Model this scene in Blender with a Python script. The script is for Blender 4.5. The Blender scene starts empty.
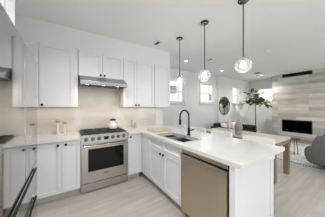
import bpy, bmesh, math, random
from mathutils import Vector, Matrix
random.seed(7)
S = bpy.context.scene
COL = S.collection
R = math.radians

# ------------------------------------------------------------------ camera, world, exposure
cd = bpy.data.cameras.new('camera'); cam = bpy.data.objects.new('camera', cd); COL.objects.link(cam)
cam.location = (0, 0, 1.385); cam.rotation_euler = (R(90), 0, R(-33.0))
cd.sensor_width = 36; cd.lens = 16.0; cd.shift_y = -1.5/325; cd.clip_start = .02
S.camera = cam
S.view_settings.view_transform = 'Standard'; S.view_settings.look = 'None'
S.view_settings.gamma = 1; S.view_settings.exposure = 1.0
W = bpy.data.worlds.new('world'); S.world = W; W.use_nodes = True
bg = W.node_tree.nodes['Background']; bg.inputs[0].default_value = (.93, .965, 1, 1); bg.inputs[1].default_value = .85

def area(name, loc, rot, sx, sy, power, col=(1, 1, 1)):
    l = bpy.data.lights.new(name, 'AREA'); l.shape = 'RECTANGLE'; l.size = sx; l.size_y = sy
    l.energy = power; l.color = col
    o = bpy.data.objects.new(name, l); COL.objects.link(o); o.location = loc; o.rotation_euler = rot
    return o
def spot(name, loc, power, col=(1, .9, .78), ang=110, r=.05):
    l = bpy.data.lights.new(name, 'SPOT'); l.energy = power; l.color = col; l.spot_size = R(ang)
    l.spot_blend = .8; l.shadow_soft_size = r
    o = bpy.data.objects.new(name, l); COL.objects.link(o); o.location = loc
    return o
# added unseen area lamp on the open side, tilted up to brighten the room
area('added_daylight_fill', (3.6, -3.3, 1.3), (R(104), 0, R(180)), 8.0, 2.3, 310, (.90, .95, 1))
# high sun from the open side: lights the house across the way and the floor just inside
_l = bpy.data.lights.new('sun', 'SUN'); _l.energy = 2.6; _l.angle = R(1); _l.color = (1, .97, .92)
_o = bpy.data.objects.new('sun', _l); COL.objects.link(_o); _o.rotation_euler = (R(38), 0, R(8))

# ------------------------------------------------------------------ mesh helpers
def NB(): return bmesh.new()
def box(bm, x0, x1, y0, y1, z0, z1, bev=0):
    vs = [bm.verts.new((x, y, z)) for x in (x0, x1) for y in (y0, y1) for z in (z0, z1)]
    f = [(0,1,3,2),(4,6,7,5),(0,4,5,1),(2,3,7,6),(0,2,6,4),(1,5,7,3)]
    fs = [bm.faces.new([vs[i] for i in q]) for q in f]
    if bev:
        es = list({e for ff in fs for e in ff.edges})
        bmesh.ops.bevel(bm, geom=es, offset=bev, segments=2, affect='EDGES', profile=.6)
    return bm
def frame_axes(d):
    d = Vector(d).normalized()
    a = Vector((0,0,1)) if abs(d.z) < .9 else Vector((1,0,0))
    u = d.cross(a).normalized(); return u, d.cross(u).normalized()
def tube(bm, pts, r, seg=12, cap=True):
    pts = [Vector(p) for p in pts]; n = len(pts)
    rr = r if isinstance(r, (list, tuple)) else [r]*n
    rings = []; u = None
    for i, p in enumerate(pts):
        d = (pts[min(i+1, n-1)] - pts[max(i-1, 0)])
        if u is None: u, v = frame_axes(d)
        else:
            dn = d.normalized(); u = (u - dn*u.dot(dn)).normalized(); v = dn.cross(u)
        rings.append([bm.verts.new(p + rr[i]*(math.cos(2*math.pi*k/seg)*u + math.sin(2*math.pi*k/seg)*v)) for k in range(seg)])
    for a, b in zip(rings, rings[1:]):
        for k in range(seg): bm.faces.new((a[k], a[(k+1)%seg], b[(k+1)%seg], b[k]))
    if cap: bm.faces.new(rings[0]); bm.faces.new(rings[-1][::-1])
    return bm
def lathe(bm, prof, c=(0,0,0), seg=28, axis='z', cap=True):
    rings = []
    for (r, h) in prof:
        ring = []
        for k in range(seg):
            a = 2*math.pi*k/seg; q = (r*math.cos(a), r*math.sin(a), h)
            if axis == 'y': q = (q[0], h, q[1])
            if axis == 'x': q = (h, q[0], q[1])
            ring.append(bm.verts.new(Vector(c)+Vector(q)))
        rings.append(ring)
    for a, b in zip(rings, rings[1:]):
        for k in range(seg): bm.faces.new((a[k], a[(k+1)%seg], b[(k+1)%seg], b[k]))
    if cap: bm.faces.new(rings[0]); bm.faces.new(rings[-1][::-1])
    return bm
def ball(bm, c, r, sx=1, sy=1, sz=1, seg=20):
    m = Matrix.Translation(c) @ Matrix.Diagonal((sx, sy, sz, 1))
    bmesh.ops.create_uvsphere(bm, u_segments=seg, v_segments=seg//2+2, radius=r, matrix=m); return bm
def extrude_poly(bm, pts, vec):
    a = [bm.verts.new(p) for p in pts]; b = [bm.verts.new(Vector(p)+Vector(vec)) for p in pts]
    n = len(pts)
    for i in range(n): bm.faces.new((a[i], a[(i+1)%n], b[(i+1)%n], b[i]))
    bm.faces.new(a[::-1]); bm.faces.new(b); return bm
def rootloc(p):
    v = Vector((0,0,0))
    while p is not None: v += p.location; p = p.parent
    return v
def obj(name, bm, m, parent=None, smooth=False, sub=0, label=None, origin=None):
    bmesh.ops.recalc_face_normals(bm, faces=bm.faces[:])
    vs = [v.co for v in bm.verts]
    if parent is not None: off = rootloc(parent)
    elif origin is not None: off = Vector(origin)
    else:
        off = Vector(((min(v.x for v in vs)+max(v.x for v in vs))/2, (min(v.y for v in vs)+max(v.y for v in vs))/2, min(v.z for v in vs)))
    bmesh.ops.translate(bm, verts=bm.verts[:], vec=-off)
    me = bpy.data.meshes.new(name); bm.to_mesh(me); bm.free()
    if smooth:
        for p in me.polygons: p.use_smooth = True
    o = bpy.data.objects.new(name, me); COL.objects.link(o)
    me.materials.append(m)
    if parent is not None: o.parent = parent
    else: o.location = off
    if smooth and not sub:
        try: me.set_sharp_from_angle(angle=R(40))
        except Exception: pass
    if sub:
        s = o.modifiers.new('sub', 'SUBSURF'); s.levels = sub; s.render_levels = sub
    if label: o['label'] = label
    return o
def thing(name, label, cat, loc, group=None):
    o = bpy.data.objects.new(name, None); COL.objects.link(o); o.location = loc; o.empty_display_size = .05
    o['label'] = label; o['category'] = cat
    if group: o['group'] = group
    return o
def tag(o, label, cat, group=None):
    o['label'] = label; o['category'] = cat
    if group: o['group'] = group
    return o
def struct(name, bm, m):
    o = obj(name, bm, m); o['kind'] = 'structure'; return o
def dup(root, loc, rz, label):
    m = {}
    def rec(o, par):
        c = o.copy(); COL.objects.link(c)
        if par: c.parent = par
        for ch in [x for x in allobjs if x.parent == o]: rec(ch, c)
        return c
    allobjs = list(COL.objects)
    c = rec(root, None); c.location = loc; c.rotation_euler = (0, 0, rz); c['label'] = label
    return c

# ------------------------------------------------------------------ materials
def mat(name, col, rough=.5, metal=0, emit=None, estr=0, noise=0, nscale=8, bump=0, bscale=60, coat=0, spec=.5, stretch=None):
    m = bpy.data.materials.new(name); m.use_nodes = True; nt = m.node_tree; b = nt.nodes['Principled BSDF']
    b.inputs['Base Color'].default_value = (*col, 1); b.inputs['Roughness'].default_value = rough
    b.inputs['Metallic'].default_value = metal; b.inputs['Specular IOR Level'].default_value = spec
    if coat: b.inputs['Coat Weight'].default_value = coat
    if emit: b.inputs['Emission Color'].default_value = (*emit, 1); b.inputs['Emission Strength'].default_value = estr
    tc = nt.nodes.new('ShaderNodeTexCoord'); src = tc.outputs['Object']
    if stretch:
        mp = nt.nodes.new('ShaderNodeMapping'); mp.inputs['Scale'].default_value = stretch
        nt.links.new(src, mp.inputs[0]); src = mp.outputs[0]
    if noise:
        n = nt.nodes.new('ShaderNodeTexNoise'); n.inputs['Scale'].default_value = nscale; n.inputs['Detail'].default_value = 5
        nt.links.new(src, n.inputs[0])
        r = nt.nodes.new('ShaderNodeValToRGB'); cr = r.color_ramp
        cr.elements[0].position = .3; cr.elements[1].position = .7
        cr.elements[0].color = (*[c*(1-noise) for c in col], 1); cr.elements[1].color = (*[min(1, c*(1+noise)) for c in col], 1)
        nt.links.new(n.outputs[0], r.inputs[0]); nt.links.new(r.outputs[0], b.inputs['Base Color'])
    if bump:
        n2 = nt.nodes.new('ShaderNodeTexNoise'); n2.inputs['Scale'].default_value = bscale
        nt.links.new(src, n2.inputs[0])
        bp = nt.nodes.new('ShaderNodeBump'); bp.inputs['Strength'].default_value = bump; bp.inputs['Distance'].default_value = .01
        nt.links.new(n2.outputs[0], bp.inputs['Height']); nt.links.new(bp.outputs[0], b.inputs['Normal'])
    return m
def plank_mat(name, c1, c2, c3, w, h, axes, mortar, msize=.004, rough=.45, streak=(1, 12, 1)):
    m = bpy.data.materials.new(name); m.use_nodes = True; nt = m.node_tree; b = nt.nodes['Principled BSDF']
    L = nt.links; N = nt.nodes
    g = N.new('ShaderNodeNewGeometry'); sp = N.new('ShaderNodeSeparateXYZ'); L.new(g.outputs['Position'], sp.inputs[0])
    cb = N.new('ShaderNodeCombineXYZ')
    L.new(sp.outputs[axes[0]], cb.inputs[0]); L.new(sp.outputs[axes[1]], cb.inputs[1])
    br = N.new('ShaderNodeTexBrick'); L.new(cb.outputs[0], br.inputs['Vector'])
    br.inputs['Scale'].default_value = 1; br.inputs['Brick Width'].default_value = w; br.inputs['Row Height'].default_value = h
    br.inputs['Mortar Size'].default_value = msize; br.inputs['Mortar Smooth'].default_value = .1
    br.inputs['Color1'].default_value = (0, 0, 0, 1); br.inputs['Color2'].default_value = (1, 1, 1, 1)
    br.inputs['Mortar'].default_value = (.5, .5, .5, 1); br.offset = .37; br.offset_frequency = 2; br.squash = 1
    r = N.new('ShaderNodeValToRGB'); e = r.color_ramp.elements
    e[0].color = (*c1, 1); e[1].color = (*c3, 1); k = e.new(.5); k.color = (*c2, 1)
    L.new(br.outputs['Color'], r.inputs[0])
    mp = N.new('ShaderNodeMapping'); mp.inputs['Scale'].default_value = streak; L.new(cb.outputs[0], mp.inputs[0])
    n = N.new('ShaderNodeTexNoise'); n.inputs['Scale'].default_value = 1.6; n.inputs['Detail'].default_value = 8; L.new(mp.outputs[0], n.inputs[0])
    r2 = N.new('ShaderNodeValToRGB'); r2.color_ramp.elements[0].position = .3; r2.color_ramp.elements[1].position = .7
    r2.color_ramp.elements[0].color = (.78, .77, .75, 1); r2.color_ramp.elements[1].color = (1.0, 1.0, 1.0, 1)
    L.new(n.outputs[0], r2.inputs[0])
    mx = N.new('ShaderNodeMix'); mx.data_type = 'RGBA'; mx.blend_type = 'MULTIPLY'; mx.inputs[0].default_value = 1
    L.new(r.outputs[0], mx.inputs[6]); L.new(r2.outputs[0], mx.inputs[7])
    m2 = N.new('ShaderNodeMix'); m2.data_type = 'RGBA'; L.new(br.outputs['Fac'], m2.inputs[0])
    L.new(mx.outputs[2], m2.inputs[6]); m2.inputs[7].default_value = (*mortar, 1)
    L.new(m2.outputs[2], b.inputs['Base Color']); b.inputs['Roughness'].default_value = rough
    return m
def glassy(name, tint=(1, 1, 1), gl=.12, rough=0.0):
    m = bpy.data.materials.new(name); m.use_nodes = True; nt = m.node_tree; nt.nodes.clear()
    o = nt.nodes.new('ShaderNodeOutputMaterial'); t = nt.nodes.new('ShaderNodeBsdfTransparent'); g = nt.nodes.new('ShaderNodeBsdfGlossy')
    t.inputs[0].default_value = (*tint, 1); g.inputs['Roughness'].default_value = rough
    lw = nt.nodes.new('ShaderNodeLayerWeight'); lw.inputs[0].default_value = gl
    mx = nt.nodes.new('ShaderNodeMixShader')
    nt.links.new(lw.outputs['Facing'], mx.inputs[0]); nt.links.new(t.outputs[0], mx.inputs[1]); nt.links.new(g.outputs[0], mx.inputs[2])
    nt.links.new(mx.outputs[0], o.inputs[0]); return m

M_wall = mat('wall_paint', (.80, .80, .785), .7, noise=.015, nscale=3)
M_ceil = mat('ceiling_paint', (.85, .855, .85), .65, noise=.01, nscale=2)
M_trim = mat('trim_paint', (.84, .84, .83), .4)
M_cab = mat('cabinet_paint', (.76, .76, .785), .32, noise=.01, nscale=3)
M_quartz = mat('white_quartz', (.69, .69, .685), .13, noise=.02, nscale=6, coat=.3)
M_tile = plank_mat('backsplash_tile', (.68, .665, .635), (.695, .68, .65), (.71, .695, .665), .15, .075, (0, 2), (.69, .67, .63), .0015, .25, (1, 1, 1))
M_floor = plank_mat('floor_planks', (.53, .495, .455), (.56, .53, .49), (.59, .56, .52), 1.2, .2, (0, 1), (.43, .40, .36), .0025, .32, (1.2, 9, 1))
M_stone = plank_mat('stone_planks', (.42, .38, .325), (.56, .52, .46), (.70, .68, .64), .95, .125, (1, 2), (.38, .36, .33), .002, .55, (1.6, 14, 1))
M_steel = mat('brushed_steel', (.50, .47, .43), .26, 1, noise=.05, nscale=3, stretch=(1, 1, 30))
M_steelw = mat('dishwasher_steel', (.56, .49, .375), .33, 1, noise=.04, nscale=4, stretch=(1, 1, .2))
M_fridge = mat('polished_steel', (.41, .405, .395), .05, 1, noise=.01, nscale=2)
M_hood = mat('hood_steel', (.34, .335, .325), .3, 1, noise=.05, nscale=3, stretch=(30, 1, 1))
M_chrome = mat('chrome', (.42, .415, .41), .16, 1)
M_knob = mat('dark_knob_steel', (.12, .118, .115), .25, 1)
M_black = mat('matt_black', (.008, .008, .008), .5, spec=.25)
M_iron = mat('cast_iron', (.035, .035, .035), .45, bump=.2)
M_blackglass = mat('black_glass', (.006, .006, .007), .08, spec=.25)
M_dark = mat('shadow_gap', (.04, .038, .035), .7)
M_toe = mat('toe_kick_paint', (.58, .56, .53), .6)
M_oak = mat('light_oak', (.28, .20, .12), .5, noise=.16, nscale=5, stretch=(6, .8, 6))
M_oakv = mat('light_oak_leg', (.24, .175, .11), .5, noise=.16, nscale=5, stretch=(6, 6, .8))
M_top = mat('whitewashed_oak', (.58, .55, .50), .35, noise=.05, nscale=4, stretch=(8, .8, 1))
M_board = mat('maple_board', (.56, .46, .36), .5, noise=.08, nscale=5, stretch=(8, 1, 1))
M_white = mat('white_leather', (.84, .83, .81), .4, noise=.01)
M_sofa = mat('black_fabric', (.016, .016, .019), .85, bump=.3, bscale=200)
M_grey = mat('grey_boucle', (.145, .137, .13), .95, noise=.18, nscale=60, bump=.5, bscale=120)
M_greyp = mat('slate_cushion', (.19, .19, .21), .9, noise=.08, nscale=40)
M_cream = mat('cream_fabric', (.74, .71, .66), .9, noise=.04, nscale=30)
M_pink = mat('blush_fabric', (.55, .45, .40), .9, noise=.05, nscale=30)
M_gold = mat('brass', (.62, .42, .13), .28, 1)
M_ceramic = mat('white_ceramic', (.82, .81, .78), .18)
M_mirror = mat('mirror', (.93, .93, .93), .02, 1)
M_bulb = mat('bulb', (1, 1, 1), .4, emit=(1, .95, .9), estr=4)
M_down = mat('downlight', (1, 1, 1), .4, emit=(1, .97, .92), estr=3)
M_hoodl = mat('hood_lamp', (1, 1, 1), .4, emit=(1, .82, .58), estr=4)
M_glass = glassy('clear_glass', (.97, .97, .97), .25)
_n = M_glass.node_tree; _v = _n.nodes.new('ShaderNodeTexVoronoi'); _v.feature = 'DISTANCE_TO_EDGE'; _v.inputs['Scale'].default_value = 38
_t = _n.nodes.new('ShaderNodeTexCoord'); _n.links.new(_t.outputs['Object'], _v.inputs['Vector'])
_r = _n.nodes.new('ShaderNodeValToRGB'); _r.color_ramp.elements[0].color = (.07, .07, .07, 1); _r.color_ramp.elements[1].color = (.05, .05, .05, 1); _r.color_ramp.elements[1].position = .12
_n.links.new(_v.outputs['Distance'], _r.inputs[0])
_d = _n.nodes.new('ShaderNodeBsdfTranslucent'); _d2 = _n.nodes.new('ShaderNodeBsdfDiffuse'); _a = _n.nodes.new('ShaderNodeMixShader')
_n.links.new(_d.outputs[0], _a.inputs[1]); _n.links.new(_d2.outputs[0], _a.inputs[2]); _d.inputs[0].default_value = (1, 1, 1, 1); _d2.inputs[0].default_value = (1, 1, 1, 1)
_m = _n.nodes.new('ShaderNodeMixShader'); _out = [q for q in _n.nodes if q.type == 'OUTPUT_MATERIAL'][0]; _old = _out.inputs[0].links[0].from_socket
_n.links.new(_r.outputs[0], _m.inputs[0]); _n.links.new(_old, _m.inputs[1]); _n.links.new(_a.outputs[0], _m.inputs[2]); _n.links.new(_m.outputs[0], _out.inputs[0])
M_pane = glassy('window_glass', (.98, .99, 1), .06)
M_fglass = glassy('fireplace_glass', (.5, .5, .5), .15)
M_leaf = mat('fig_leaf', (.09, .20, .04), .35, noise=.7, nscale=5)
M_bark = mat('bark', (.10, .075, .055), .9, noise=.2, nscale=20)
M_soil = mat('soil', (.04, .03, .02), 1, noise=.3, nscale=40)
M_dry = mat('dried_grass', (.33, .30, .23), .95, noise=.3, nscale=40)
M_house = mat('house_siding', (.50, .51, .53), .8, noise=.02)
M_hwin = mat('house_window', (.12, .13, .15), .3)
M_log = mat('ember_glass', (.06, .06, .065), .3, noise=.6, nscale=60)

# rug: ivory weave with broken dark lines running across it
def rug_mat():
    m = bpy.data.materials.new('woven_rug'); m.use_nodes = True; nt = m.node_tree; N = nt.nodes; L = nt.links; b = N['Principled BSDF']
    g = N.new('ShaderNodeNewGeometry'); sp = N.new('ShaderNodeSeparateXYZ'); L.new(g.outputs['Position'], sp.inputs[0])
    cb = N.new('ShaderNodeCombineXYZ'); L.new(sp.outputs[1], cb.inputs[0]); L.new(sp.outputs[0], cb.inputs[1])
    br = N.new('ShaderNodeTexBrick'); L.new(cb.outputs[0], br.inputs['Vector']); br.inputs['Scale'].default_value = 1
    br.inputs['Brick Width'].default_value = .07; br.inputs['Row Height'].default_value = .06; br.inputs['Mortar Size'].default_value = .008
    br.inputs['Color1'].default_value = (.66, .65, .62, 1); br.inputs['Color2'].default_value = (.72, .71, .68, 1)
    br.inputs['Mortar'].default_value = (.25, .25, .25, 1)
    n = N.new('ShaderNodeTexNoise'); n.inputs['Scale'].default_value = 9; L.new(cb.outputs[0], n.inputs[0])
    r = N.new('ShaderNodeValToRGB'); r.color_ramp.elements[0].position = .45; r.color_ramp.elements[1].position = .55; L.new(n.outputs[0], r.inputs[0])
    mx = N.new('ShaderNodeMix'); mx.data_type = 'RGBA'; L.new(r.outputs[0], mx.inputs[0]); L.new(br.outputs['Color'], mx.inputs[6])
    mx.inputs[7].default_value = (.69, .68, .65, 1); L.new(mx.outputs[2], b.inputs['Base Color']); b.inputs['Roughness'].default_value = .95
    return m
M_rug = rug_mat()

# ------------------------------------------------------------------ setting
CEIL = 2.74; XL = -1.02; YK = 3.25; YW = 4.05; YW2 = 3.93; XJ = 5.47; XF = 8.1; XS = 7.5
struct('floor', box(NB(), -3.5, XF, -3.5, YW, -.1, 0), M_floor)
struct('ceiling', box(NB(), -3.5, XF+.1, -3.5, YW+.25, CEIL, CEIL+.1), M_ceil)
struct('wall_left', box(NB(), XL-.12, XL, .62, YK, 0, CEIL), M_wall)
struct('wall_kitchen', box(NB(), XL-.12, 2.12, YK, YW+.15, 0, CEIL), M_wall)
WINS = [(2.80, 3.60, YW), (4.46, 5.31, YW), (6.50, 7.28, YW2)]
WZ0, WZ1 = 1.55, 2.36
b = NB()
xs = 2.12
for (a, c, yw) in WINS:
    box(b, a-.0, c+.0, yw, YW+.15, 0, WZ0); box(b, a, c, yw, YW+.15, WZ1, CEIL)
box(b, 2.12, 2.80, YW, YW+.15, 0, CEIL); box(b, 3.60, 4.46, YW, YW+.15, 0, CEIL); box(b, 5.31, XJ, YW, YW+.15, 0, CEIL)
box(b, XJ, 6.50, YW2, YW+.15, 0, CEIL); box(b, 7.28, XF+.1, YW2, YW+.15, 0, CEIL)
struct('wall_windows', b, M_wall)
for i, (a, c, yw) in enumerate(WINS):
    w = box(NB(), a-.07, c+.07, yw-.02, yw, WZ1, WZ1+.08)
    box(w, a-.07, a, yw-.02, yw, WZ0, WZ1); box(w, c, c+.07, yw-.02, yw, WZ0, WZ1)
    wo = struct('window_%d' % (i+1), w, M_trim)
    f = NB(); y0, y1 = yw+.06, yw+.10
    box(f, a, a+.045, y0, y1, WZ0, WZ1); box(f, c-.045, c, y0, y1, WZ0, WZ1)
    box(f, a+.045, c-.045, y0, y1, WZ0, WZ0+.045); box(f, a+.045, c-.045, y0, y1, WZ1-.045, WZ1)
    box(f, a+.045, c-.045, y0, y1, WZ0+.38, WZ0+.42)
    xm = c-.24; box(f, xm-.014, xm+.014, y0+.005, y1-.005, WZ0+.045, WZ1-.045)
    obj('window_frame', f, M_trim, wo)
    obj('pane', box(NB(), a+.045, c-.045, yw+.078, yw+.082, WZ0+.045, WZ1-.045), M_pane, wo)
    obj('window_sill', box(NB(), a-.09, c+.09, yw-.05, yw+.06, WZ0-.035, WZ0, .004), M_trim, wo)
# wall with the transom window
b = NB(); ty0, ty1, tz0, tz1 = 2.62, 3.55, 1.66, 2.30
box(b, XF, XF+.12, ty1, YW2, 0, CEIL); box(b, XF, XF+.12, ty0, ty1, 0, tz0); box(b, XF, XF+.12, ty0, ty1, tz1, CEIL)
box(b, XF, XF+.12, -2.4, ty0, 0, CEIL)
struct('wall_right', b, M_wall)
b = box(NB(), XF-.02, XF, ty0, ty1+.06, tz1, tz1+.06); box(b, XF-.02, XF, ty0, ty1+.06, tz0-.06, tz0); box(b, XF-.02, XF, ty1, ty1+.06, tz0, tz1)
wo = struct('window_4', b, M_trim)
b = box(NB(), XF+.04, XF+.08, ty0, ty1, tz0, tz0+.04); box(b, XF+.04, XF+.08, ty0, ty1, tz1-.04, tz1); box(b, XF+.04, XF+.08, ty1-.04, ty1, tz0+.04, tz1-.04)
box(b, XF+.04, XF+.08, ty0, ty1-.04, tz0+.24, tz0+.27)
obj('window_frame', b, M_trim, wo)
obj('pane', box(NB(), XF+.058, XF+.062, ty0, ty1-.04, tz0+.04, tz1-.04), M_pane, wo)
# stone clad chimney breast with recess for the fireplace and the air slot
FY0, FY1, FZ0, FZ1 = 1.45, 2.35, .375, .865
b = NB()
box(b, XS, XF, FY1, 2.70, 0, CEIL); box(b, XS, XF, -2.4, FY0, 0, CEIL)
box(b, XS, XF, FY0, FY1, 0, FZ0); box(b, XS, XF, FY0, FY1, FZ1, 2.60); box(b, XS+.3, XF, FY0, FY1, FZ0, FZ1); box(b, XS+.25, XF, FY0, FY1, 2.60, CEIL)
struct('wall_fireplace', b, M_stone)
struct('trim_1', box(NB(), XS-.03, XS, -2.4, 2.70, .10, .125), M_oak)
struct('baseboard_windows', box(box(NB(), 2.12, XJ, YW-.015, YW, 0, .12), XJ, XF, YW2-.015, YW2, 0, .12), M_trim)
struct('baseboard_right', box(NB(), XF-.015, XF, 2.70, YW2-.015, 0, .12), M_trim)
# drop above the wall cabinets and tiled splashback
struct('trim_2', box(NB(), XL, 2.12, 2.925, YK, 2.40, CEIL), M_cab)
struct('trim_3', box(NB(), XL, 1.90, YK-.01, YK, .915, 1.95), M_tile)
# exterior: neighbouring house
t = thing('neighbouring_house', 'pale sided neighbouring house seen through the three windows of the long wall', 'house', (5, 8, -.3))
obj('wall', box(NB(), 0, 14, 8, 9, -.3, 7), M_house, t)
for wx, wz in ((6.0, 2.6), (7.9, 2.1), (10.2, 2.2)):
    f = obj('window', box(NB(), wx-.35, wx+.35, 7.96, 8, wz-.25, wz+.25), M_hwin, t)

# ------------------------------------------------------------------ kitchen cabinets
def shaker(bm, x0, x1, z0, z1, yf, th=.02, rail=.06, rec=.013):
    """door facing -Y, front at yf"""
    box(bm, x0, x1, yf+rec, yf+th, z0, z1)
    box(bm, x0, x0+rail, yf, yf+rec, z0, z1); box(bm, x1-rail, x1, yf, yf+rec, z0, z1)
    box(bm, x0+rail, x1-rail, yf, yf+rec, z0, z0+rail); box(bm, x0+rail, x1-rail, yf, yf+rec, z1-rail, z1)
    return bm
def shakerx(bm, y0, y1, z0, z1, xf, th=.02, rail=.06, rec=.013, s=1):
    """door facing -X (s=1) or +X (s=-1), front at xf"""
    def bx(xa, xb, *r): box(bm, min(xa, xb), max(xa, xb), *r)
    bx(xf+s*rec, xf+s*th, y0, y1, z0, z1)
    bx(xf, xf+s*rec, y0, y0+rail, z0, z1); bx(xf, xf+s*rec, y1-rail, y1, z0, z1)
    bx(xf, xf+s*rec, y0+rail, y1-rail, z0, z0+rail); bx(xf, xf+s*rec, y0+rail, y1-rail, z1-rail, z1)
    return bm
def knob_y(x, yf, z, parent): return obj('knob', lathe(NB(), [(.006, yf), (.006, yf-.014), (.016, yf-.016), (.018, yf-.026), (.013, yf-.031)], (x, 0, z), 14, 'y'), M_black, parent, True)
def knob_x(xf, y, z, parent): return obj('knob', lathe(NB(), [(.006, xf), (.006, xf-.014), (.016, xf-.016), (.018, xf-.026), (.013, xf-.031)], (0, y, z), 14, 'x'), M_black, parent, True)
g = .0025
def upper(x0, x1, z0, z1, doors, label, knobs):
    t = thing('wall_cabinet', label, 'cabinet', ((x0+x1)/2, 3.08, z0))
    obj('body', box(NB(), x0+.0015, x1-.0015, 2.925, YK-.011, z0, z1), M_cab, t)
    for i, (a, c) in enumerate(doors):
        d = obj('door', shaker(NB(), a+g, c-g, z0+.002, z1-.002, 2.903), M_cab, t)
        if knobs[i] is not None: knob_y(knobs[i][0], 2.903, knobs[i][1], d)
    return t
UZ = 1.385; UT = 2.395
upper(-1.0, -.385, UZ, UT, [(-1.0, -.385)], 'white wall cabinet in the corner, mostly hidden behind the tall fridge', [None])
upper(-.385, .137, UZ, UT, [(-.385, .090)], 'tall white single-door wall cabinet left of the range hood', [(-.345, UZ+.035)])
upper(.140, .937, 1.935, UT, [(.14, .535), (.535, .937)], 'short white two-door cabinet directly above the range hood', [(.50, 1.975), (.57, 1.975)])
upper(.94, 1.665, UZ, UT, [(.94, 1.232), (1.232, 1.665)], 'tall white two-door wall cabinet right of the range hood', [(1.197, UZ+.04), (1.267, UZ+.04)])
upper(1.67, 2.115, UZ, UT, [(1.67, 2.115)], 'end white wall cabinet without knobs, nearest the windows', [None])

def base_body(t, x0, x1, y0, y1):
    obj('body', box(NB(), x0, x1, y0, y1, .105, .873), M_cab, t)
BZ0, BZ1 = .115, .865
BX = 2.60    # front plane of the range wall doors
def base_y(x0, x1, doors, label, knobs):
    t = thing('base_cabinet', label, 'cabinet', ((x0+x1)/2, 2.92, 0))
    base_body(t, x0, x1, BX+.022, YK-.002)
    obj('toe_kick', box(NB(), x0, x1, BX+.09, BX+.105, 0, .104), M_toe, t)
    for i, (a, c) in enumerate(doors):
        d = obj('door', shaker(NB(), a+g, c-g, BZ0, BZ1, BX, rail=.05), M_cab, t)
        if knobs[i] is not None: knob_y(knobs[i], BX, BZ1-.04, d)
base_y(-1.0, -.555, [(-1.0, -.555)], 'white base cabinet in the corner behind the tall fridge', [None])
base_y(-.553, .156, [(-.553, -.085), (-.085, .156)], 'white base cabinet with two unequal doors left of the range', [-.13, -.035])
base_y(.928, 1.188, [(.928, 1.201)], 'narrow white base cabinet between the range and the inner corner', [.97])
PX = 1.203   # front plane of the peninsula doors (facing -X)
t = thing('base_cabinet', 'wide white sink cabinet under the sink with two doors and false drawer fronts', 'cabinet', (1.5, 1.85, 0))
b = NB(); box(b, PX+.022, 1.80, 1.402, 2.30, .105, .66); box(b, PX+.022, PX+.045, 1.402, 2.30, .66, .873); box(b, PX+.045, 1.80, 1.402, 1.42, .66, .873); box(b, PX+.045, 1.80, 2.28, 2.30, .66, .873)
obj('body', b, M_cab, t)
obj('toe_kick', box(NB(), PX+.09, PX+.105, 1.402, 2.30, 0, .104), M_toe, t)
ym = 1.85
for (a, c, ky) in ((1.405, ym, ym-.04), (ym, 2.298, ym+.04)):
    obj('drawer_front', shakerx(NB(), a+g, c-g, .705, BZ1, PX, rail=.035), M_cab, t)
    d = obj('door', shakerx(NB(), a+g, c-g, BZ0, .70, PX, rail=.055), M_cab, t)
    knob_x(PX, ky, .66, d)
t = thing('base_cabinet', 'white blind corner panel cabinet between sink cabinet and range wall', 'cabinet', (1.5, 2.46, 0))
obj('body', box(NB(), PX+.004, 1.80, 2.302, 2.618, .105, .873), M_cab, t)
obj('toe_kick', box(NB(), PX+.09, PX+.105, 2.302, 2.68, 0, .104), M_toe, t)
# peninsula end panel and back panel
t = thing('peninsula_panel', 'white panelled end of the peninsula, facing the open floor', 'panel', (1.58, .75, 0))
b = NB(); box(b, 1.185, 1.965, .705, .745, 0, .874)
box(b, 1.185, 1.255, .693, .705, 0, .874); box(b, 1.895, 1.965, .693, .705, 0, .874); box(b, 1.255, 1.895, .693, .705, .80, .874); box(b, 1.255, 1.895, .693, .705, 0, .09)
obj('end_panel', b, M_cab, t)
obj('back_panel', box(NB(), 1.93, 1.965, .745, YK-.01, 0, .874), M_cab, t)

# countertops
SX0, SX1, SY0, SY1 = 1.27, 1.60, 1.46, 2.12
b = NB(); PY0 = .637; PXF = 1.168; PXB = 2.115
box(b, PXF, PXB, PY0, SY0, .875, .915); box(b, PXF, PXB, SY1, 2.575, .875, .915)
box(b, PXF, SX0, SY0, SY1, .875, .915); box(b, SX1, PXB, SY0, SY1, .875, .915)
box(b, .928, PXB, 2.575, YK-.011, .875, .915)
bmesh.ops.remove_doubles(b, verts=b.verts[:], dist=1e-5)
tag(obj('countertop', b, M_quartz), 'white quartz countertop of the peninsula, running around to the right of the range', 'countertop')
tag(obj('countertop', box(NB(), -1.0, .156, 2.575, YK-.011, .875, .915, .002), M_quartz), 'white quartz countertop left of the range, ending behind the fridge', 'countertop')

# sink
t = thing('sink', 'double-bowl steel sink with a flat rim in the peninsula countertop', 'sink', (1.435, 1.79, .727))
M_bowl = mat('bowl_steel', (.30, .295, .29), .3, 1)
def bowl(y0, y1):
    b = NB(); w = .008; x0, x1, z0, z1 = SX0+.002, SX1-.002, .735, .874
    box(b, x0, x0+w, y0, y1, z0, z1); box(b, x1-w, x1, y0, y1, z0, z1); box(b, x0+w, x1-w, y0, y0+w, z0, z1); box(b, x0+w, x1-w, y1-w, y1, z0, z1)
    box(b, x0, x1, y0, y1, z0-w, z0); return b
M_sink = mat('sink_steel', (.55, .54, .53), .38, 1)
for (a, c) in ((SY0+.002, 1.785), (1.79, SY1-.002)):
    bo = obj('bowl', bowl(a, c), M_bowl, t)
    obj('drain', lathe(NB(), [(.04, .736), (.04, .739), (.025, .739), (.02, .737)], (1.435, (a+c)/2, 0), 18), M_chrome, bo, True)
b = NB(); box(b, SX0-.022, SX0+.004, SY0-.022, SY1+.022, .915, .919); box(b, SX1-.004, SX1+.022, SY0-.022, SY1+.022, .915, .919)
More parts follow.
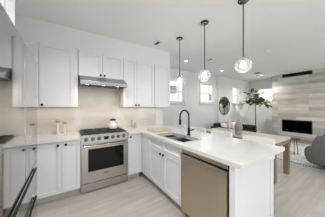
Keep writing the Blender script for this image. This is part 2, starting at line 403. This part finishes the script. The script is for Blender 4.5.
box(b, SX0+.004, SX1-.004, SY0-.022, SY0+.004, .915, .919); box(b, SX0+.004, SX1-.004, SY1-.004, SY1+.022, .915, .919); box(b, SX0+.004, SX1-.004, 1.775, 1.80, .875, .917)
obj('rim', b, M_sink, t)
# faucet
fx, fy = 1.68, 1.78
t = thing('faucet', 'matt black gooseneck faucet behind the sink', 'faucet', (fx, fy, .915))
obj('base', lathe(NB(), [(.028, .915), (.028, .93), (.022, .935), (.022, 1.03), (.016, 1.035)], (fx, fy, 0), 20), M_black, t, True)
pts = [(fx, fy, 1.03), (fx, fy, 1.22)]
for k in range(13):
    a = math.pi*k/12; pts.append((fx-.095+.095*math.cos(a), fy, 1.235+.095*math.sin(a)))
pts.append((fx-.19, fy, 1.19))
obj('spout', tube(NB(), pts, .0125, 12), M_black, t, True)
obj('spray_head', tube(NB(), [(fx-.19, fy, 1.19), (fx-.19, fy, 1.17), (fx-.19, fy, 1.10)], [.0135, .018, .018], 14), M_black, t, True)
obj('lever', tube(NB(), [(fx, fy, 1.0), (fx+.04, fy-.03, 1.0), (fx+.075, fy-.05, 1.015)], [.012, .010, .008], 10), M_black, t, True)
b = box(NB(), 1.35, 1.70, 2.28, 2.68, .915, .935, .004)
tag(obj('cutting_board', b, M_board), 'pale wooden cutting board lying on the countertop beyond the sink', 'board')

# ------------------------------------------------------------------ range
x0, x1 = .160, .925; yf = 2.60
t = thing('gas_range', 'stainless steel gas range with six burner knobs and black oven window', 'range', (.53, 2.92, 0))
obj('body', box(NB(), x0, x1, yf+.045, YK-.012, .10, .915), M_steel, t)
b = NB(); extrude_poly(b, [(x0, yf-.005, .80), (x0, yf+.045, .80), (x0, yf+.045, .915), (x0, yf+.03, .915)], (x1-x0, 0, 0))
cp = obj('control_panel', b, M_hood, t)
nrm = Vector((0, -.115, .035)).normalized()
def on_panel(x, h=0): return Vector((x, yf+.0125, .8575))+nrm*h
for kx in (.235, .335, .43, .655, .75, .85):
    b = tube(NB(), [on_panel(kx, 0), on_panel(kx, .008)], .031, 20); k = obj('burner_knob', tube(b, [on_panel(kx, .008), on_panel(kx, .04)], [.024, .021], 20), M_knob, cp, True)
    obj('bezel', tube(NB(), [on_panel(kx, .0005), on_panel(kx, .004)], .036, 20), M_chrome, k, True)
b = NB(); p = on_panel(.53, .003); box(b, .505, .58, p.y-.008, p.y+.01, .832, .882); obj('display', b, M_blackglass, cp)
b = NB(); box(b, x0+.002, x1-.002, yf, yf+.044, .155, .795, .004); door = obj('oven_door', b, M_steel, t)
obj('oven_window', box(NB(), .262, .84, yf-.004, yf, .335, .70, .001), M_blackglass, door)
b = tube(NB(), [(x0+.03, yf-.05, .755), (x1-.03, yf-.05, .755)], .014, 14)
tube(b, [(x0+.06, yf, .755), (x0+.06, yf-.05, .755)], .010, 10); tube(b, [(x1-.06, yf, .755), (x1-.06, yf-.05, .755)], .010, 10)
obj('handle', b, M_chrome, door, True)
b = NB()
for k in range(9): box(b, .50+k*.0105, .507+k*.0105, yf-.0025, yf, .262, .279)
obj('badge', b, M_iron, door)
obj('lower_panel', box(NB(), x0+.002, x1-.002, yf+.005, yf+.044, .018, .142, .003), M_steel, t)
for lx in (x0+.03, x1-.03):
    for ly in (yf+.085, YK-.06): obj('leg', box(NB(), lx-.028, lx+.028, ly-.03, ly+.03, 0, .10), M_steel, t)
obj('toe_panel', box(NB(), x0+.06, x1-.06, yf+.03, yf+.043, .004, .044), M_dark, t)
obj('cooktop', box(NB(), x0+.01, x1-.01, yf+.04, YK-.03, .915, .922), M_steel, t)
for gx0 in (x0+.018, x0+.265, x0+.512):
    gx1 = gx0+.23; b = NB(); ya, yb = yf+.06, YK-.06
    for xx in (gx0, gx1-.012): box(b, xx, xx+.012, ya, yb, .935, .952)
    for yy in (ya, (ya+yb)/2-.006, yb-.012): box(b, gx0, gx1, yy, yy+.012, .935, .952)
    xm = (gx0+gx1)/2
    box(b, xm-.005, xm+.005, ya, yb, .937, .955)
    for yy in ((ya*3+yb)/4, (ya+yb*3)/4): box(b, gx0, gx1, yy-.005, yy+.005, .937, .955)
    for xx in (gx0+.002, gx1-.014):
        for yy in (ya+.002, yb-.014): box(b, xx, xx+.012, yy, yy+.012, .922, .936)
    obj('grate', b, M_iron, t)
    for yy in ((ya*3+yb)/4, (ya+yb*3)/4):
        obj('burner', lathe(NB(), [(.05, .922), (.05, .928), (.036, .930), (.036, .935), (.01, .936)], (xm, yy, 0), 20), M_iron, t, True)

# range hood
t = thing('range_hood', 'stainless steel under-cabinet range hood above the range', 'hood', (.52, 3.0, 1.77))
b = NB(); extrude_poly(b, [(.16, 2.93, 1.933), (.16, YK-.012, 1.933), (.16, YK-.012, 1.83), (.16, 2.72, 1.79), (.16, 2.715, 1.825), (.16, 2.90, 1.93)], (.79, 0, 0))
obj('canopy', b, M_hood, t)
b = NB(); box(b, .16, .95, 2.708, 2.722, 1.765, 1.828, .003)
box(b, .16, .172, 2.722, YK-.012, 1.765, 1.80); box(b, .938, .95, 2.722, YK-.012, 1.765, 1.80)
obj('rim', b, M_hood, t)
obj('filter', box(NB(), .20, .86, 2.86, 3.18, 1.782, 1.79), M_iron, t, label='dark mesh grease filter')
for lx in (.27, .53, .79):
    obj('lamp', lathe(NB(), [(.022, 1.779), (.020, 1.772), (.001, 1.772)], (lx, 2.79, 0), 16), M_hoodl, t, True)
    spot('hood_spot', (lx, 2.80, 1.762), 1.9, (1, .80, .58), 172, .02)

# kettle
kx, ky = .755, 3.0
t = thing('kettle', 'white kettle with a dark lid on the back burner of the range', 'kettle', (kx, ky, .955))
obj('body', lathe(NB(), [(.06, .955), (.084, .965), (.088, 1.0), (.074, 1.045), (.056, 1.085), (.055, 1.115)], (kx, ky, 0), 28), M_ceramic, t, True)
obj('lid', lathe(NB(), [(.060, 1.115), (.058, 1.135), (.03, 1.142), (.012, 1.145), (.012, 1.158), (.004, 1.16)], (kx, ky, 0), 22), M_black, t, True)
obj('spout', tube(NB(), [(kx-.07, ky-.03, 1.0), (kx-.10, ky-.04, 1.03), (kx-.115, ky-.045, 1.065)], [.018, .013, .009], 12), M_ceramic, t, True)
obj('handle', tube(NB(), [(kx+.055, ky, 1.10), (kx+.10, ky-.01, 1.095), (kx+.115, ky-.01, 1.05), (kx+.10, ky-.01, 1.0), (kx+.083, ky, .99)], .007, 8), M_ceramic, t, True)

def mill(x, y, s, body, cap, label, cat='mill'):
    t = thing('pepper_mill', label, cat, (x, y, .915), 'seasoning mills on the countertop')
    obj('body', lathe(NB(), [(.022, .915), (.023, .925), (.014, .96), (.012, .915+.12*s), (.015, .915+.155*s)], (x, y, 0), 18), body, t, True)
    obj('cap', lathe(NB(), [(.018, .915+.155*s), (.034, .915+.165*s), (.034, .915+.185*s), (.012, .915+.195*s)], (x, y, 0), 18), cap, t, True)
mill(-.155, 3.06, 1.27, M_cream, M_gold, 'white mill with brass cap on the left countertop, taller and left of the pair')
mill(-.06, 3.04, 1.10, M_cream, M_gold, 'white mill with brass cap on the left countertop, shorter one nearer the range')
t = thing('oil_bottle', 'small tan stoneware bottle right of the range, the taller one with a neck', 'bottle', (1.20, 3.12, .915))
obj('body', lathe(NB(), [(.022, .915), (.026, .925), (.026, 1.0), (.012, 1.03), (.011, 1.06)], (1.20, 3.12, 0), 18), M_board, t, True)
obj('stopper', lathe(NB(), [(.009, 1.06), (.012, 1.065), (.010, 1.085)], (1.20, 3.12, 0), 14), M_oak, t, True)
t = thing('sugar_jar', 'low tan jar right of the stoneware bottle on the kitchen countertop', 'jar', (1.275, 3.11, .915))
obj('body', lathe(NB(), [(.030, .915), (.034, .925), (.034, .985), (.030, .99)], (1.275, 3.11, 0), 20), M_board, t, True)
obj('lid', lathe(NB(), [(.031, .99), (.030, 1.0), (.006, 1.003), (.009, 1.02), (.003, 1.024)], (1.275, 3.11, 0), 18), M_oak, t, True)

# ------------------------------------------------------------------ dishwasher
t = thing('dishwasher', 'stainless steel dishwasher at the near end of the peninsula', 'dishwasher', (1.48, 1.085, 0))
y0, y1 = .765, 1.396
obj('body', box(NB(), 1.22, 1.78, y0, y1, .09, .872), M_dark, t)
obj('door', box(NB(), 1.18, 1.218, y0+.003, y1-.003, .105, .80, .003), M_steelw, t)
obj('control_panel', box(NB(), 1.193, 1.219, y0+.003, y1-.003, .822, .866, .002), M_steelw, t)
obj('handle', box(NB(), 1.165, 1.193, y0+.003, y1-.003, .796, .814, .005), M_chrome, t)
obj('toe_kick', box(NB(), 1.26, 1.27, y0, y1, 0, .088), M_dark, t)

# ------------------------------------------------------------------ refrigerator
FX = -.255
t = thing('refrigerator', 'tall mirror-polished steel refrigerator with black bar handles at the left edge', 'refrigerator', (-.6, 1.26, 0))
ya, yb = .75, 1.765
obj('body', box(NB(), -.99, FX-.05, ya+.005, yb-.005, .02, 1.79), M_steel, t)
for (a, c) in ((ya, 1.2575-.005), (1.2575+.005, yb)):
    obj('door', box(NB(), FX-.045, FX, a, c, .905, 1.80, .004), M_fridge, t)
obj('seam_shade_strip', box(NB(), FX-.05, FX-.015, 1.2575-.005, 1.2575+.005, .91, 1.795), M_dark, t)  # dark strip standing in for the shade in the seam between the doors
for (a, c, hz) in ((.665, .90, .865), (.06, .66, .63)):
    d = obj('drawer', box(NB(), FX-.045, FX, ya, yb, a, c, .004), M_fridge, t)
    hb = tube(NB(), [(FX+.010, ya+.12, hz), (FX+.010, yb-.165, hz)], .0075, 12)
    for yy in (ya+.16, yb-.2): tube(hb, [(FX, yy, hz), (FX+.013, yy, hz)], .008, 8)
    obj('handle', hb, M_black, d, True)
for yy in (ya+.08, yb-.08): obj('leg', box(NB(), -.36, -.31, yy-.03, yy+.03, 0, .02), M_black, t)
t.rotation_euler = (0, 0, R(1.2)); t.location.x += .02
t = thing('wall_cabinet', 'white cabinet above the refrigerator, at the top left edge', 'cabinet', (-.7, 1.26, 1.83))
obj('body', box(NB(), XL+.001, -.425, ya-.02, 1.785, 1.83, 2.735), M_cab, t)
b = shakerx(NB(), 1.2, 1.635, 1.835, 2.73, -.40, s=-1); obj('door', b, M_cab, t)
obj('door', shakerx(NB(), .755, 1.195, 1.835, 2.73, -.40, s=-1), M_cab, t)
obj('filler', box(NB(), -.425, -.40, 1.642, 1.785, 1.83, 2.735), M_cab, t)
tag(obj('tall_panel', box(NB(), XL+.001, -.41, 1.772, 1.788, 0, 1.829), M_cab), 'white full-height side panel beside the refrigerator', 'panel')

# ------------------------------------------------------------------ ceiling fittings
def downlight(x, y, label, p=14):
    t = thing('ceiling_light', label, 'ceiling light', (x, y, CEIL-.012), 'recessed downlights')
    b = lathe(NB(), [(.068, CEIL-.001), (.066, CEIL-.008), (.048, CEIL-.010), (.046, CEIL-.003)], (x, y, 0), 24); obj('frame', b, M_trim, t, True)
    obj('lens', lathe(NB(), [(.046, CEIL-.002), (.044, CEIL-.006), (.001, CEIL-.006)], (x, y, 0), 20), M_down, t, True)
    spot('downlight_beam', (x, y, CEIL-.02), p, (1, .985, .96), 150, .06)
downlight(2.90, 3.19, 'recessed round ceiling light between the far and middle pendants', 7)
downlight(4.77, 3.29, 'recessed round ceiling light between the middle and near pendants', 20)
downlight(.35, 1.7, 'added round ceiling light over the kitchen floor, above the view', 42)  # added out of view to brighten the kitchen floor and cabinets
downlight(.35, .2, 'added round ceiling light over the kitchen floor behind the viewer', 40)  # second unseen lamp, added to lift the kitchen light
def vent(x, y, sx, sy, label, m=M_trim):
    t = thing('ceiling_vent', label, 'vent', (x, y, CEIL-.012))
    b = NB(); box(b, x-sx, x+sx, y-sy, y-sy+.012, CEIL-.01, CEIL-.001); box(b, x-sx, x+sx, y+sy-.012, y+sy, CEIL-.01, CEIL-.001)
    box(b, x-sx, x-sx+.012, y-sy, y+sy, CEIL-.01, CEIL-.001); box(b, x+sx-.012, x+sx, y-sy, y+sy, CEIL-.01, CEIL-.001)
    obj('frame', b, m, t)
    obj('grille', box(NB(), x-sx+.012, x+sx-.012, y-sy+.012, y+sy-.012, CEIL-.006, CEIL-.001), M_dark, t)
downlight(5.6, .3, 'added round ceiling light in front of the fireplace, right of the view', 22)  # unseen lamp added to light the living area
downlight(3.0, .2, 'added round ceiling light beside the peninsula end, above the view', 22)  # extra lamp out of view, added for general brightness
downlight(6.6, .3, 'added round ceiling light close to the stone wall, right of the view', 22)  # another unseen lamp, added to fill the living end
downlight(6.86, 2.86, 'added round ceiling light brightening the far wall, beside the pale vent', 60)  # lamp added here to brighten the far white wall
vent(1.57, 2.62, .045, .10, 'small dark ceiling vent near the wall cabinets')
vent(3.38, 2.72, .04, .09, 'small dark ceiling vent just right of the middle pendant rod')
vent(6.3, 2.75, .15, .10, 'pale ceiling vent right of the nearest pendant globe')
b = lathe(NB(), [(.055, CEIL-.001), (.055, CEIL-.02), (.04, CEIL-.03), (.005, CEIL-.03)], (4.0, 1.56, 0), 24)
tag(obj('smoke_detector', b, M_trim, None, True), 'small round white smoke detector on the ceiling right of the nearest pendant', 'detector')

# pendants
def pendant(x, y, zc, label):
    t = thing('pendant_lamp', label, 'lamp', (x, y, zc-.11), 'glass globe pendants over the peninsula')
    ca = obj('canopy', lathe(NB(), [(.062, CEIL-.001), (.062, CEIL-.020), (.058, CEIL-.024)], (x, y, 0), 26), M_black, t, True)
    obj('cap', lathe(NB(), [(.052, CEIL-.024), (.045, CEIL-.032), (.008, CEIL-.034)], (x, y, 0), 26), M_chrome, ca, True)
    obj('rod', tube(NB(), [(x, y, CEIL-.02), (x, y, zc+.09)], .0075, 10), mat('nickel', (.13, .125, .12), .35, 1) if 'nickel' not in bpy.data.materials else bpy.data.materials['nickel'], t, True)
    so = obj('socket', lathe(NB(), [(.010, zc+.112), (.022, zc+.105), (.022, zc+.055), (.016, zc+.05)], (x, y, 0), 16), M_chrome, t, True)
    obj('globe', ball(NB(), (x, y, zc), .100, 1, 1, .96, 32), M_glass, t, True)
    obj('bulb', ball(NB(), (x, y, zc+.005), .034, 1, 1, 1.3, 16), M_bulb, so, True)
    l = bpy.data.lights.new('pendant_light', 'POINT'); l.energy = 1.2; l.color = (1, .95, .9); l.shadow_soft_size = .03
    lo = bpy.data.objects.new('pendant_light', l); COL.objects.link(lo); lo.location = (x, y, zc-.05)
pendant(1.83, 2.20, 1.90, 'clear glass globe pendant over the peninsula, farthest, nearest the wall cabinets')
pendant(1.82, 1.57, 1.89, 'clear glass globe pendant over the peninsula, the middle one')
pendant(1.85, .975, 1.912, 'clear glass globe pendant over the peninsula, nearest and largest in view')

# ------------------------------------------------------------------ stools at the peninsula
st = thing('counter_stool', 'white low-backed stool behind the peninsula, nearest the open end', 'stool', (2.27, 1.06, 0), 'white counter stools along the peninsula')
def cush(x0_, x1_, y0_, y1_, z0_, z1_, bev): return box(NB(), x0_, x1_, y0_, y1_, z0_, z1_, bev)
cx, cy = 2.27, 1.06
obj('seat', cush(cx-.17, cx+.17, cy-.20, cy+.20, .60, .67, .02), M_white, st, True)
b = NB()
n = 12; ys = [-.215+.43*i/n for i in range(n+1)]
for i in range(n):
    def xb(v): return cx+.17-1.0*v*v*.9
    a, c = ys[i], ys[i+1]
    vs = []
    for (yy) in (a, c):
        for (dx, z) in ((-.02, .66), (.03, .66), (.045, .925), (-.0, .925)):
            vs.append(b.verts.new((xb(yy)+dx, cy+yy, z)))
    for q in ((0,1,5,4), (1,2,6,5), (2,3,7,6), (3,0,4,7)): b.faces.new([vs[j] for j in q])
    if i == 0: b.faces.new(vs[:4])
    if i == n-1: b.faces.new(vs[4:][::-1])
bmesh.ops.remove_doubles(b, verts=b.verts[:], dist=1e-5)
obj('backrest', b, M_white, st, True)
for sx in (-1, 1):
    for sy in (-1, 1):
        obj('leg', tube(NB(), [(cx+sx*.14, cy+sy*.17, .60), (cx+sx*.165, cy+sy*.195, 0)], [.014, .011], 10), M_black, st, True)
b = NB(); zz = .22
for (p, q) in (((-1,-1),(1,-1)), ((1,-1),(1,1)), ((1,1),(-1,1)), ((-1,1),(-1,-1))):
    tube(b, [(cx+p[0]*.155, cy+p[1]*.185, zz), (cx+q[0]*.155, cy+q[1]*.185, zz)], .008, 8)
obj('footrest', b, M_black, st, True)
dup(st, (2.27, 1.69, 0), 0, 'white low-backed stool behind the peninsula, second from the open end')
dup(st, (2.27, 2.28, 0), 0, 'white low-backed stool just behind the black faucet')
dup(st, (2.27, 2.91, 0), 0, 'white low-backed stool behind the peninsula, farthest, nearest the kitchen wall')

# ------------------------------------------------------------------ dining table and things on it
t = thing('dining_table', 'light oak dining table with block legs behind the peninsula', 'table', (3.48, 1.92, 0))
tx0, tx1, ty0_, ty1_ = 3.08, 3.86, 1.06, 2.76
obj('tabletop', box(NB(), tx0, tx1, ty0_, ty1_, .725, .76, .004), M_top, t)
b = NB(); box(b, tx0+.03, tx1-.03, ty0_+.02, ty0_+.045, .64, .725); box(b, tx0+.03, tx1-.03, ty1_-.045, ty1_-.02, .64, .725)
box(b, tx0+.02, tx0+.045, ty0_+.02, ty1_-.02, .64, .725); box(b, tx1-.045, tx1-.02, ty0_+.02, ty1_-.02, .64, .725)
obj('apron', b, M_oak, t)
for lx in (tx0+.055, tx1-.055):
    for ly in (ty0_+.055, ty1_-.055): obj('leg', box(NB(), lx-.045, lx+.045, ly-.045, ly+.045, 0, .725, .003), M_oakv, t)
# candlestick
t = thing('candlestick', 'slim white candlestick with a white candle on the dining table', 'candle', (3.35, 2.10, .76))
obj('holder', lathe(NB(), [(.035, .76), (.035, .768), (.010, .775), (.009, .86), (.016, .865), (.016, .885)], (3.35, 2.10, 0), 18), M_ceramic, t, True)
obj('candle', lathe(NB(), [(.018, .885), (.017, 1.11), (.006, 1.118)], (3.35, 2.10, 0), 14), M_white, t, True)
# dried plumes in a vase
vx, vy = 3.30, 1.85
t = thing('dried_arrangement', 'grey-green dried plume arrangement in a low vase on the dining table', 'vase', (vx, vy, .76))
obj('vase', lathe(NB(), [(.045, .76), (.07, .775), (.075, .81), (.055, .85), (.05, .86)], (vx, vy, 0), 22), mat('taupe_ceramic', (.33, .30, .25), .6), t, True)
b = NB()
for k in range(420):
    u = random.random(); a = random.random()*6.283
    rr = .115*math.sin(math.pi*min(1, .25+.75*u))**.8*(1-.25*u)
    base = Vector((vx, vy, .80+.27*u)); d = Vector((math.cos(a), math.sin(a), 0))
    p0 = base + d*rr*.4; p1 = base + d*rr + Vector((0, 0, .03)); s = Vector((-d.y, d.x, 0))*.009
    v = [b.verts.new(p0-s), b.verts.new(p0+s), b.verts.new(p1)]; b.faces.new(v)
lathe(b, [(.05, .82), (.085, .89), (.075, .99), (.02, 1.09)], (vx, vy, 0), 12)
me_ = obj('plumes', b, M_dry, t)

# ------------------------------------------------------------------ living room
# sofa
t = thing('sofa', 'black fabric sofa with loose cushions below the round mirror', 'sofa', (5.25, 3.2, 0))
sx0, sx1, sy0, sy1 = 4.52, 6.25, 2.76, 3.62
obj('base', box(NB(), sx0, sx1, sy0+.03, sy1, .10, .30, .015), M_sofa, t, True)
obj('backrest', box(NB(), sx0+.16, sx1-.16, sy1-.20, sy1, .30, .76, .04), M_sofa, t, True)
for a in (sx0, sx1-.17): obj('armrest', box(NB(), a, a+.17, sy0, sy1, .10, .66, .04), M_sofa, t, True)
for a in (0, 1):
    w_ = (sx1-sx0-.35)/2; obj('seat_cushion', box(NB(), sx0+.175+a*w_, sx0+.17+(a+1)*w_, sy0, sy1-.20, .30, .46, .035), M_sofa, t, True)
for a in (sx0+.08, sx1-.08):
    for c in (sy0+.08, sy1-.08): obj('leg', box(NB(), a-.025, a+.025, c-.025, c+.025, 0, .10), M_black, t)
def pillow(x, y, z, rx, rz, m, label, s=.165, cat='cushion'):
    b = NB(); bmesh.ops.create_grid(b, x_segments=10, y_segments=10, size=1)
    top = [v for v in b.verts]
    r = bmesh.ops.duplicate(b, geom=b.verts[:]+b.edges[:]+b.faces[:]); low = [v for v in r['geom'] if isinstance(v, bmesh.types.BMVert)]
    for vs, sg in ((top, 1), (low, -1)):
        for v in vs:
            q = (1-v.co.x**2)*(1-v.co.y**2); pin = 1-.10*(v.co.x**2*(1-v.co.y**2)+v.co.y**2*(1-v.co.x**2))*0-.06*(1-abs(v.co.x*v.co.y))
            v.co = Vector((v.co.x*s*pin, v.co.y*s*pin, sg*.075*q**.45))
    bmesh.ops.remove_doubles(b, verts=b.verts[:], dist=1e-4)
    mt = Matrix.Translation((x, y, z)) @ Matrix.Rotation(R(rz), 4, 'Z') @ Matrix.Rotation(R(rx), 4, 'X')
    bmesh.ops.transform(b, matrix=mt, verts=b.verts[:])
    return tag(obj('cushion', b, m, None, True), label, cat, 'scatter cushions on the sofa')
pillow(4.90, 3.29, .63, 72, 4, M_cream, 'cream scatter cushion at the left end of the black sofa')
pillow(5.25, 3.29, .63, 72, -4, M_pink, 'blush scatter cushion at the left half of the black sofa')
pillow(5.57, 3.29, .63, 72, 4, M_white, 'white scatter cushion on the right half of the sofa, just left of the end one')
pillow(5.915, 3.28, .63, 72, -4, M_cream, 'cream scatter cushion at the right end of the sofa')

# round mirror
mx_, mz_ = 5.86, 1.44
t = thing('round_mirror', 'round black-framed mirror on the window wall', 'mirror', (mx_, YW2, mz_-.4))
obj('glass', lathe(NB(), [(.385, YW2-.002), (.385, YW2-.012)], (mx_, 0, mz_), 48, 'y'), M_mirror, t)
b = NB(); ring = [(mx_+.395*math.cos(a), YW2-.014, mz_+.395*math.sin(a)) for a in [2*math.pi*k/48 for k in range(49)]]
tube(b, ring, .012, 8, False); obj('frame', b, M_black, t, True)

# fiddle leaf fig
px, py = 7.0, 3.15
t = thing('fiddle_leaf_fig', 'tall potted fiddle leaf fig tree beside the sofa', 'plant', (px, py, 0))
pot = obj('pot', lathe(NB(), [(.13, 0), (.17, .02), (.19, .34), (.175, .34), (.165, .30)], (px, py, 0), 28, cap=False), M_ceramic, t, True)
obj('soil', lathe(NB(), [(.166, .29), (.166, .31)], (px, py, 0), 24), M_soil, pot)
b = NB(); tube(b, [(px, py, .30), (px+.015, py, .8), (px-.015, py, 1.2), (px+.01, py, 1.5), (px, py, 1.9)], [.02, .018, .016, .014, .008], 10)
br = [((px, py, 1.45), (px+.22, py-.22, 1.68)), ((px, py, 1.4), (px-.26, py+.05, 1.68)), ((px, py, 1.6), (px+.05, py-.12, 2.0)), ((px, py, 1.6), (px-.12, py+.1, 2.05)), ((px, py, 1.45), (px+.30, py-.24, 1.60))]
for p, q in br: tube(b, [p, ((p[0]+q[0])/2, (p[1]+q[1])/2, (p[2]+q[2])/2+.03), q], [.010, .008, .005], 8)
obj('trunk', b, M_bark, t, True)
b = NB()
def leaf(b, c, d, up, L, Wd):
    d = d.normalized(); s = d.cross(up).normalized(); nn = s.cross(d).normalized()
    prof = [(0, .05), (.15, .35), (.35, .42), (.55, .8), (.75, 1.0), (.9, .75), (1, .12)]
    rows = []
    for (u, w) in prof:
        cpt = c + d*L*u - Vector((0, 0, 1))*(L*.25*u*u)
        rows.append([b.verts.new(cpt - s*Wd*w + nn*Wd*.35*w), b.verts.new(cpt), b.verts.new(cpt + s*Wd*w + nn*Wd*.35*w)])
    for r0, r1 in zip(rows, rows[1:]):
        for k in (0, 1): b.faces.new((r0[k], r0[k+1], r1[k+1], r1[k]))
centers = [Vector(q) for _, q in br] + [Vector((px, py, 1.85)), Vector((px-.05, py, 1.7)), Vector((px+.1, py-.1, 1.75)), Vector((px-.2, py+.05, 1.68)), Vector((px+.0, py-.05, 1.75))]
for c in centers:
    for k in range(7):
        a = random.random()*6.283; el = random.uniform(-.5, .9)
        d = Vector((math.cos(a)*math.cos(el), math.sin(a)*math.cos(el), math.sin(el)))
        leaf(b, c + Vector((random.uniform(-.09, .09), random.uniform(-.09, .09), random.uniform(-.16, .02))) + d*.03, d, Vector((.1, .1, 1)), random.uniform(.20, .30), random.uniform(.08, .115))
o = obj('foliage', b, M_leaf, t, True)

# fireplace
t = thing('fireplace', 'black linear glass fireplace set in the stone wall', 'fireplace', (XS, 1.9, FZ0))
b = NB(); fw = .03
box(b, XS-.012, XS+.01, FY0, FY1, FZ0, FZ0+fw); box(b, XS-.012, XS+.01, FY0, FY1, FZ1-fw, FZ1); box(b, XS-.012, XS+.01, FY0, FY0+fw, FZ0+fw, FZ1-fw); box(b, XS-.012, XS+.01, FY1-fw, FY1, FZ0+fw, FZ1-fw)
obj('frame', b, M_black, t)
b = NB(); box(b, XS+.28, XS+.295, FY0+.003, FY1-.003, FZ0+.003, FZ1-.003); box(b, XS+.01, XS+.28, FY0+.003, FY0+.015, FZ0+.003, FZ1-.003); box(b, XS+.01, XS+.28, FY1-.015, FY1-.003, FZ0+.003, FZ1-.003)
box(b, XS+.01, XS+.28, FY0+.015, FY1-.015, FZ0+.003, FZ0+.02); box(b, XS+.01, XS+.28, FY0+.015, FY1-.015, FZ1-.02, FZ1-.003)
obj('firebox', b, M_black, t)
b = NB(); box(b, XS+.08, XS+.24, FY0+.08, FY1-.08, FZ0+.02, FZ0+.06, .01); obj('ember_bed', b, M_log, t)
obj('glass', box(NB(), XS+.0, XS+.004, FY0+fw, FY1-fw, FZ0+fw, FZ1-fw), M_fglass, t)
t = thing('air_vent', 'long black slot vent at the top of the stone wall', 'vent', (XS, 1.9, 2.60))
obj('backing', box(NB(), XS+.03, XS+.05, FY0+.002, FY1-.002, 2.602, CEIL-.002), M_black, t)
b = NB()
for zc in (2.625, 2.655, 2.685, 2.715): extrude_poly(b, [(XS+.002, FY0+.002, zc), (XS+.028, FY0+.002, zc+.012), (XS+.028, FY0+.002, zc+.016), (XS+.002, FY0+.002, zc+.004)], (0, FY1-FY0-.004, 0))
obj('slats', b, M_black, t)

# rug
t = thing('area_rug', 'ivory woven rug with broken dark lines in front of the fireplace', 'rug', (5.75, 1.0, 0))
obj('weave', box(NB(), 4.66, 6.95, -.9, 2.35, .001, .012), M_rug, t)
b = NB(); yy = -.88
while yy < 2.34:
    box(b, 4.60, 4.66, yy, yy+.018, .002, .008); yy += .045
obj('fringe', b, M_cream, t)
b = NB(); yy = -.88
while yy < 2.34:
    box(b, 4.655, 4.72, yy, yy+.02, .012, .015); yy += .055
obj('border_stitching', b, M_black, t, label='black stitching along the rug edge')

# side table
qx, qy = 5.55, 1.46
t = thing('side_table', 'small round dark side table on three thin legs, standing on the rug', 'table', (qx, qy, .012))
obj('tabletop', lathe(NB(), [(.15, .445), (.155, .452), (.155, .458), (.15, .462)], (qx, qy, 0), 30), M_iron, t, True)
for k in range(3):
    a = R(200+120*k); obj('leg', tube(NB(), [(qx+.07*math.cos(a), qy+.07*math.sin(a), .445), (qx+.11*math.cos(a), qy+.11*math.sin(a), .014)], .008, 8), M_black, t, True)
b = NB(); tube(b, [(qx+.10*math.cos(a), qy+.10*math.sin(a), .03) for a in [2*math.pi*k/24 for k in range(25)]], .005, 6, False); obj('base_ring', b, M_black, t, True)

# armchair (faces +Y, its back and left arm towards the viewer)
ax, ay = 4.90, .60
t = thing('armchair', 'round grey boucle barrel armchair on the rug at the right edge', 'armchair', (ax, ay, .012))
obj('seat_base', lathe(NB(), [(.24, .10), (.33, .13), (.37, .22), (.37, .33), (.34, .37), (.05, .375)], (ax, ay+.02, 0), 36), M_grey, t, True)
obj('seat_cushion', lathe(NB(), [(.28, .37), (.32, .39), (.325, .44), (.28, .465), (.04, .47)], (ax, ay+.07, 0), 32), M_grey, t, True)
b = NB(); rows = []; path = []
for k in range(9): path.append((-.385, .40-.40*k/8, (-1, 0), k/8*.5 if False else 0))
for k in range(1, 24):
    a = math.pi + math.pi*k/24; path.append((.385*math.cos(a), .385*math.sin(a), (math.cos(a), math.sin(a)), 1))
for k in range(9): path.append((.385, .40*k/8, (1, 0), 0))
for (qx_, qy_, (nx, ny), _) in path:
    u = max(0, min(1, (.30-qy_)/.10)); u = u*u*(3-2*u); h = .53+.24*u
    e = max(0, (qy_-.22)/.18); tip = math.sqrt(max(0, 1-min(1, e)**2.4)); th = .075*(.35+.65*tip); zb = .13+.16*(1-tip); h -= .09*(1-tip)
    sec = [(-th, zb+.05), (-th, h-.06), (-th*.55, h-.012), (0, h), (th*.55, h-.012), (th, h-.06), (th*1.1, (zb+h)/2), (th*.7, zb+.05), (0, zb), (-th*.6, zb+.01)]
    rows.append([b.verts.new((ax+qx_+nx*o_, ay+qy_+ny*o_, z_)) for o_, z_ in sec])
for r0, r1 in zip(rows, rows[1:]):
    m_ = len(r0)
    for k in range(m_): b.faces.new((r0[k], r0[(k+1)%m_], r1[(k+1)%m_], r1[k]))
b.faces.new(rows[0]); b.faces.new(rows[-1][::-1])
obj('backrest', b, M_grey, t, True)
obj('swivel_base', lathe(NB(), [(.165, .014), (.165, .03), (.05, .04), (.05, .10)], (ax, ay, 0), 28), M_black, t, True)

# under-cabinet light strips on the splashback
area('under_cabinet_strip', (-.40, 3.12, 1.375), (0, 0, 0), 1.2, .03, .55, (1, .86, .68))
area('under_cabinet_strip', (1.40, 3.12, 1.375), (0, 0, 0), 1.1, .03, .55, (1, .86, .68))
